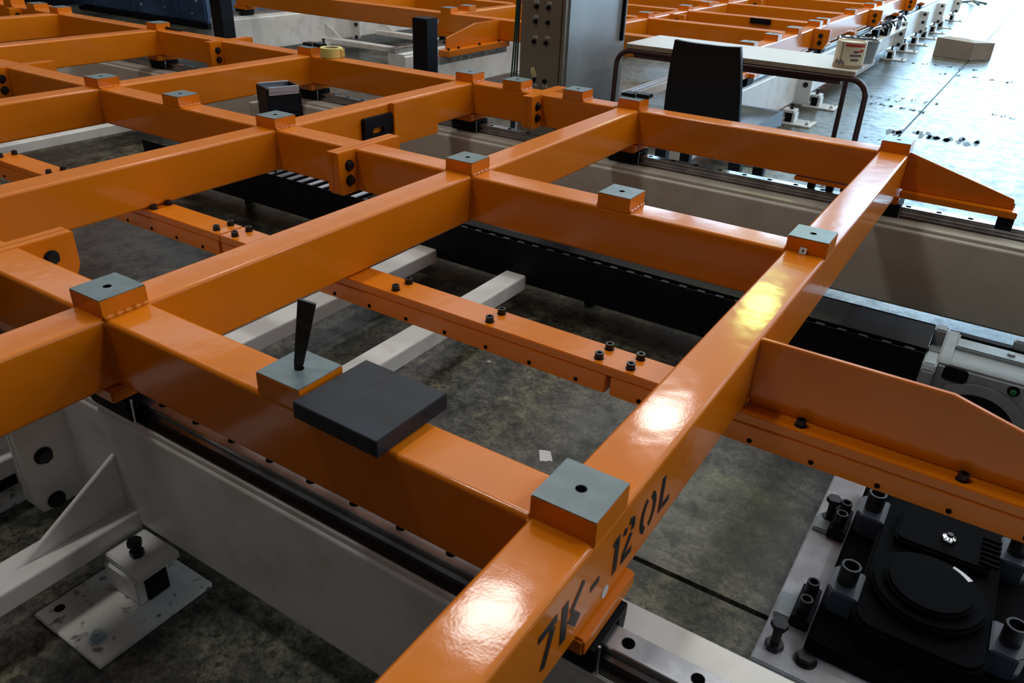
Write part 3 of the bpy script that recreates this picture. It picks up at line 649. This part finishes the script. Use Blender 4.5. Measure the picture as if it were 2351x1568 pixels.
for x in (-1.60, -.60): dp(MB().tube([(x, 3.782, .012), (x, 4.262, .012)], .012, 8), 'side_rail', MAROON)
dp(MB().box(-1.70, -.50, 3.785, 3.80, -.015, .033), 'apron', MAROON, 0.002)

CHX = (-.94, 3.2, ZF)
cr = thing('chair', 'black plastic chair with its back to the camera, in front of the desk', 'chair', CHX)
def chp(mb, name, m, bevel=0.0): return loc3(mb.build(name, m, cr, bevel), CHX)
def backrest():
    vs = []; fs = []; nx, nz = 12, 8
    for s in (0, 1):
        for j in range(nz + 1):
            for i in range(nx + 1):
                u = i / nx * 2 - 1; v = j / nz
                hw = .186 - .028 * v ** 2 + .006 * (1 - v)
                x = -.9505 + .012 * 0 + u * hw + (-.004 * v); z = -.17 + v * (.395 + .004 * (1 - abs(u))) - .010 * v * (1 - u * u) * 0
                z -= .012 * v * (1 - u * u)
                y = 2.985 - .055 * v + .030 * (1 - u * u) * -1 * (-.6) + s * .028
                vs.append((x, y, z))
    n1 = (nx + 1) * (nz + 1)
    for j in range(nz):
        for i in range(nx):
            a = j * (nx + 1) + i; fs += [(a, a + 1, a + nx + 2, a + nx + 1), (n1 + a, n1 + a + nx + 1, n1 + a + nx + 2, n1 + a + 1)]
    for i in range(nx): fs += [(i, n1 + i, n1 + i + 1, i + 1), (nz * (nx + 1) + i, nz * (nx + 1) + i + 1, n1 + nz * (nx + 1) + i + 1, n1 + nz * (nx + 1) + i)]
    for j in range(nz):
        a, b = j * (nx + 1), (j + 1) * (nx + 1); fs += [(a, b, n1 + b, n1 + a), (a + nx, n1 + a + nx, n1 + b + nx, b + nx)]
    return MB().add(vs, fs)
chp(backrest(), 'backrest', BLACKPLASTIC, 0.0)
def seat():
    vs = []; fs = []; n = 10
    for s in (0, 1):
        for j in range(n + 1):
            for i in range(n + 1):
                u = i / n; v = j / n; x = -1.165 + u * .475; y = 3.04 + v * .46
                z = -.125 - .018 * math.sin(PI * u) * math.sin(PI * min(1, v * 1.1)) - .05 * max(0, v - .85) - s * (.022 + (.055 if i in (0, n) else 0))
                vs.append((x, y, z))
    n1 = (n + 1) ** 2
    for j in range(n):
        for i in range(n):
            a = j * (n + 1) + i; fs += [(a, a + 1, a + n + 2, a + n + 1), (n1 + a, n1 + a + n + 1, n1 + a + n + 2, n1 + a + 1)]
    for i in range(n): fs += [(i, n1 + i, n1 + i + 1, i + 1), (n * (n + 1) + i, n * (n + 1) + i + 1, n1 + n * (n + 1) + i + 1, n1 + n * (n + 1) + i)]
    for j in range(n):
        a, b = j * (n + 1), (j + 1) * (n + 1); fs += [(a, b, n1 + b, n1 + a), (a + n, n1 + a + n, n1 + b + n, b + n)]
    return MB().add(vs, fs)
chp(seat(), 'seat', CHAIRBLUE)
for x, y in ((-1.134, 3.01), (-.748, 3.01), (-1.146, 3.40), (-.735, 3.40)):
    chp(MB().add([(x + a * k, y + b * k, z) for z, k in ((ZF, .024), (-.15, .032)) for a, b in ((-1, -1), (1, -1), (1, 1), (-1, 1))], [(0, 3, 2, 1), (4, 5, 6, 7), (0, 1, 5, 4), (1, 2, 6, 5), (2, 3, 7, 6), (3, 0, 4, 7)]), 'leg', BLACKPLASTIC, 0.004)

can = thing('paint_can', 'cream printed paint can with a red band on the desk corner', 'can', (-.508, 3.905, .060))
can.scale = (1.14, 1.14, 1.14)
can.rotation_euler = (0, 0, math.radians(-60))
MB().lathe((0, 0, 0), [(0, .0005), (.064, .0005), (.066, .003), (.066, .112), (.064, .116), (.061, .116), (.059, .110), (0, .110)], 40).build('can_body', CANW, can)
def band(name, m, z0, z1, a0, a1, d=.0006, n=14):
    vs = []; fs = []
    for k in range(n + 1):
        a = math.radians(a0 + (a1 - a0) * k / n)
        for r in (.0660, .0660 + d):
            for z in (z0, z1): vs.append((r * math.cos(a), r * math.sin(a), z))
    for k in range(n):
        q = k * 4; fs += [(q + 2, q + 6, q + 7, q + 3), (q + 1, q + 3, q + 7, q + 5), (q, q + 4, q + 6, q + 2)]
    fs += [(0, 2, 3, 1), (4 * n, 4 * n + 1, 4 * n + 3, 4 * n + 2)]
    return MB().add(vs, fs).build(name, m, can)
band('red_band', CANRED, .096, .109, -42, 40); band('tan_base_band', CANTAN, .002, .016, -180, 180, .0005, 40); band('seam_stripe', CANTAN, .016, .112, -57, -50)
band('swoosh', CANRED, .074, .080, 6, 34, .0009); band('swoosh', CANRED, .080, .086, 18, 36, .0009)
for k, a in enumerate((-6, -1.5, 3, 7.5)): band('brand_print', CANDARK, .071, .080, a, a + 3.2, .0008, 2)
for k in range(8): band('product_print', CANDARK, .054, .064, -18 + k * 6, -14.4 + k * 6, .0008, 2)
for k in range(6): band('small_print', CANDARK, .036 , .044, -12 + k * 5.2, -8 + k * 5.2, .0008, 2)
for k in range(7): band('drip_print', CANDARK, .014 + .003 * (k % 3), .030 + .005 * ((k * 2) % 3), -78 + k * 6.6, -74 + k * 6.6, .0008, 2)
bk = thing('bucket', 'grey tin with a bright metal rim behind the paint can', 'bucket', (-.520, 4.155, .060))
MB().lathe((0, 0, 0), [(0, .0005), (.095, .0005), (.106, .112), (.104, .112), (.093, .006), (0, .006)], 36).build('bucket_body', SILVER, bk)
MB().lathe((0, 0, 0), [(.105, .110), (.111, .112), (.1115, .120), (.107, .122), (.103, .116)], 40).build('bucket_rim', CHROME, bk)

# ------------------------------------------------------------------ cardboard box on the far floor
bx = thing('cardboard_box', 'flattened brown cardboard box on the bright floor', 'box', (-.45, 10.8, ZF))
def bxp(mb, name, m): return loc3(mb.build(name, m, bx), (-.45, 10.8, ZF))
def wallp(p, q, h0, h1, th=.006, lean=0.0):
    (a, b), (c, d) = p, q; l = math.hypot(c - a, d - b); nx, ny = -(d - b) / l * th, (c - a) / l * th
    return MB().add([(a, b, ZF), (c, d, ZF), (c + nx, d + ny, ZF), (a + nx, b + ny, ZF), (a, b + lean, ZF + h0), (c, d + lean, ZF + h1), (c + nx, d + ny + lean, ZF + h1), (a + nx, b + ny + lean, ZF + h0)], [(0, 3, 2, 1), (4, 5, 6, 7), (0, 1, 5, 4), (1, 2, 6, 5), (2, 3, 7, 6), (3, 0, 4, 7)])
A_, B_, C_, D_ = (-.80, 10.73), (-.375, 10.67), (-.175, 10.98), (-.60, 11.06)
bxp(wallp(A_, B_, .215, .195), 'box_side', CARD); bxp(wallp(B_, C_, .195, .185), 'box_side', CARD); bxp(wallp(C_, D_, .185, .20), 'box_side', CARD); bxp(wallp(D_, A_, .20, .215), 'box_side', CARD)
bxp(MB().add([(A_[0], A_[1], ZF + .215), (B_[0], B_[1], ZF + .195), (-.47, 10.84, ZF + .222), (-.70, 10.88, ZF + .225), (A_[0], A_[1], ZF + .211), (B_[0], B_[1], ZF + .191), (-.47, 10.84, ZF + .218), (-.70, 10.88, ZF + .221)], [(0, 1, 2, 3), (7, 6, 5, 4), (0, 4, 5, 1), (1, 5, 6, 2), (2, 6, 7, 3), (3, 7, 4, 0)]), 'box_flap', CARDIN)
bxp(MB().add([(B_[0], B_[1], ZF + .197), (C_[0], C_[1], ZF + .187), (D_[0], D_[1], ZF + .203), (-.47, 10.84, ZF + .212), (B_[0], B_[1], ZF + .193), (C_[0], C_[1], ZF + .183), (D_[0], D_[1], ZF + .199), (-.47, 10.84, ZF + .208)], [(0, 1, 2, 3), (7, 6, 5, 4), (0, 4, 5, 1), (1, 5, 6, 2), (2, 6, 7, 3), (3, 7, 4, 0)]), 'box_flap', CARDIN)

# ------------------------------------------------------------------ second machine behind, turned a quarter
M2 = (-3.72, 4.64, 0.0); R2 = -PI / 2
LL = [-2.4417, -1.2208, 0.0, 1.2208, 2.4417]
T2 = [0.0, -1.07, -1.94, -3.01, -4.33, -5.40, -6.27, -7.34, -8.6, -9.7]
g2 = [('rear orange frame section with a sloped end bracket beside the short black post', T2[0:2], -1.505, None, [(0, 0), (0, 2.4417), (-1.07, 2.4417), (-1.07, 1.2208), (0, 1.2208), (-.535, 1.2208), (-.25, 0), (-1.07, 0), (-.535, 2.4417)]),
      ('rear orange frame section holding a small black plate, seen above the chair back', T2[2:4], -3.67, -1.505, [(-1.94, 2.4417), (-1.94, 1.2208), (-3.01, 1.2208), (-3.01, 2.4417), (-1.70, 2.4417), (-1.94, 0), (-2.47, 1.2208)]),
      ('third rear orange frame section, beyond the two bolted flanges above the desk', T2[4:6], -5.837, -3.67, [(-4.33, 2.4417), (-5.40, 2.4417), (-4.33, 1.2208), (-3.9, 2.4417)]),
      ('farthest rear orange frame section, cut by the top edge of the picture', T2[6:8], -8.1, -5.837, [(-6.27, 2.4417), (-7.34, 2.4417)])]
for i, (lab, TT, xl, xr, pads) in enumerate(g2):
    t, cbs = frame(lab, TT, LL, xl, xr, pads, ya=-2.4917, yb=2.4917, loc=M2, rotz=R2, feet=(-2.4417, 0.0, 2.4417), splice_r=xr is not None, seams=False)
    if i == 0:
        MB().prism([(.050, -.001), (.37, -.004), (.72, -.075), (.72, -.150), (.050, -.150)], 'y', .505, .517).build('gusset_plate', ORANGE, t, 0.002)
        MB().box(.0, .78, .490, .583, -.190, -.150).build('rack_plate', ORANGE, t, 0.002); MB().box(.0, .85, .495, .560, -.235, -.191).build('rack_bar', RAIL, t, 0.002)
        for k in range(7): put('tapped_hole', HOLEDISC, t, (.14 + .1 * k, .5602, -.212), (-PI / 2, 0, 0)); 
        for x in (.10, .36, .62, .74): put('socket_screw', SOCKET, t, (x, .55, -.150))
        MB().prism([(.050, .004), (.417, -.098), (.424, -.134), (.050, -.134)], 'y', 2.428, 2.440).build('gusset_plate', ORANGE, t, 0.002)
        MB().box(.055, .52, 2.37, 2.50, -.172, -.134).build('gusset_foot', ORANGE, t, 0.003)
        for x in (.34, .42, .49): MB().box(x, x + .05, 2.42, 2.47, -.134, -.098).cyl((x + .025, 2.445, -.098), 'z', .008, .02, 8).build('clamp_block', BLACK, t, 0.002)
        MB().cyl((.0505, -.08, -.07), 'x', .014, .0008, 18).build('round_sticker', STICKER, t)
    if i == 1:
        MB().box(-1.94 + W2, -1.94 + W2 + .02, 1.85, 2.03, -.05, -.004).build('lug_plate', BLACK, t, 0.002)
        for q in (.30,): pass
def base2(lab, x0, x1, y0, y1, ry, **k): return base(lab, x0, x1, y0, y1, ry, loc=M2, rotz=R2, **k)
base2('white rear base beam beside the chair, its short end flange next to the desk leg', -1.33, .95, 2.315, 2.490, 2.4417, flanges=((-1.33, 1),), feet=(-1.05, .3), out=1, m=WHITE, fl_top=-.340, boltz=(-.40,))
for i, (a, b) in enumerate(((-5.70, -1.334), (-7.45, -5.704), (-9.20, -7.454), (-11.5, -9.204))):
    base2(('long white rear base beam running behind the paint can to the yellow-tagged flange', 'white rear base beam between the yellow-tagged flange and the next flange', 'white rear base beam with the third end flange, left of the cardboard box',
           'farthest white rear base beam at the top edge of the picture')[i], a, b, 2.315, 2.490, 2.4417, flanges=((a, 1),), feet=(a + .38, b - .5), out=1, m=WHITE, boltz=(-.30, -.40, -.52))
base2('white rear base beam between the short black post and the control cabinet', -5.2, .70, -.05, .12, 0.0, flanges=((-1.33, 1),), feet=(-.9, .4), out=1, m=WHITE, fl_out=1)
base2('white rear base beam with long outrigger tubes, right of the tall black post', -5.2, .36, -2.49, -2.315, -2.4417, flanges=((-1.33, 1),), feet=(-.82,), struts=(-.92, -1.75), strut_len=1.30, out=1, m=WHITE, fl_out=1)
gr = thing('guide_rail', 'thin aluminium guide rail on black legs, seen under the left half of the desk', 'guide rail', (-1.975, 5.6, ZF))
MB().box(-.035, .035, -1.3, 2.4, .245, .305).build('rail_profile', WHITE, gr, 0.002)
for dx in (-.026, .012): MB().box(dx, dx + .014, -1.3, 2.4, .305, .318).build('rail_rib', ALU, gr, 0.001)
for dy in (-1.3, -.2, 1.0, 2.2): MB().box(-.03, -.008, dy, dy + .05, 0, .245).build('rail_leg', BLACK, gr, 0.002); MB().box(.008, .03, dy, dy + .05, 0, .245).build('rail_leg', BLACK, gr, 0.002)
yk = tag(MB().add([(-.03, 0, -.03), (.02, 0, -.045), (.035, 0, .0), (.0, 0, .035), (-.035, 0, .02), (-.03, -.001, -.03), (.02, -.001, -.045), (.035, -.001, .0), (.0, -.001, .035), (-.035, -.001, .02)], [(0, 1, 2, 3, 4), (9, 8, 7, 6, 5), (0, 5, 6, 1), (1, 6, 7, 2), (2, 7, 8, 3), (3, 8, 9, 4), (4, 9, 5, 0)]).build('yellow_tag', REDCAP, None, loc=(-1.20, 10.322, -.30)), 'yellow tag stuck on a white end flange of the rear machine', 'tag')
# small fittings standing on the rear base, and cabling at the flange
ft = thing('fitting_cluster', 'dark hose fittings with bright couplings on the rear white base', 'fittings', (-1.165, 9.2, -.300))
rnd = random.Random(12)
MB().box(-.06, .06, -1.0, 1.05, -.012, 0).build('shelf', CREAM, ft, 0.002)
for k in range(14):
    x, y, z = rnd.uniform(-.025, .03), rnd.uniform(-.9, .95), rnd.uniform(.04, .13)
    MB().box(x - .03, x + .03, y - .06, y + .06, .0, z).build('fitting_block', BLACK if k % 3 else CHROME, ft, 0.003)
for k in range(7):
    x, y = rnd.uniform(-.04, -.02), rnd.uniform(-.8, .6)
    MB().tube([(x, y, .08), (x + .02, y + .05, .12), (x + .06, y + .16, .13), (x + .09, y + .22, .08)], .009, 8).build('hose', CHROME if k % 2 else BLACK, ft)

# ------------------------------------------------------------------ blue bin at the upper left, far stand at the upper right
bb = thing('blue_bin', 'large dark blue sheet bin with white specks at the upper left', 'bin', (-9.42, 6.28, ZF))
MB().box(-1.35, 1.25, -.55, .55, .06, 1.6).build('bin_body', BLUE, bb, 0.02)
for k in range(3): MB().box(-1.0 + k * .85, -.97 + k * .85, -.575, -.55, .08, 1.58).build('bin_rib', BLUE, bb, 0.006)
MB().box(-1.38, 1.28, -.58, .58, 0, .06).build('bin_skid', BLACK, bb, 0.01)
for k in range(26):
    x, z, r = rnd.uniform(-1.2, 1.2), rnd.uniform(.15, 1.1), rnd.uniform(.006, .022)
    MB().cyl((x, -.5505, z), 'y', r, -.001, 7).build('paint_speck', SPECK, bb)
dkb = thing('dark_crate', 'black crate left of the blue bin at the upper left', 'crate', (-11.9, 5.6, ZF))
MB().box(-.55, .55, -.5, .5, .08, 1.1).build('crate_body', BLACK, dkb, 0.01); MB().box(-.57, .57, -.52, .52, 0, .08).build('crate_skid', BLACK, dkb, 0.01)
fs_ = thing('floor_stand', 'white floor stand on a splayed foot at the top right edge', 'stand', (-1.25, 20.1, ZF))
MB().prism(rrect(-.05, .05, -.05, .05, .01), 'z', .03, 1.3).build('stand_pole', WHITE, fs_)
for a in range(4):
    c, s = math.cos(a * PI / 2 + .5), math.sin(a * PI / 2 + .5); MB().tube([(0, 0, .06), (.30 * c, .30 * s, .02)], .025, 8).build('stand_foot', GREYPAD, fs_)
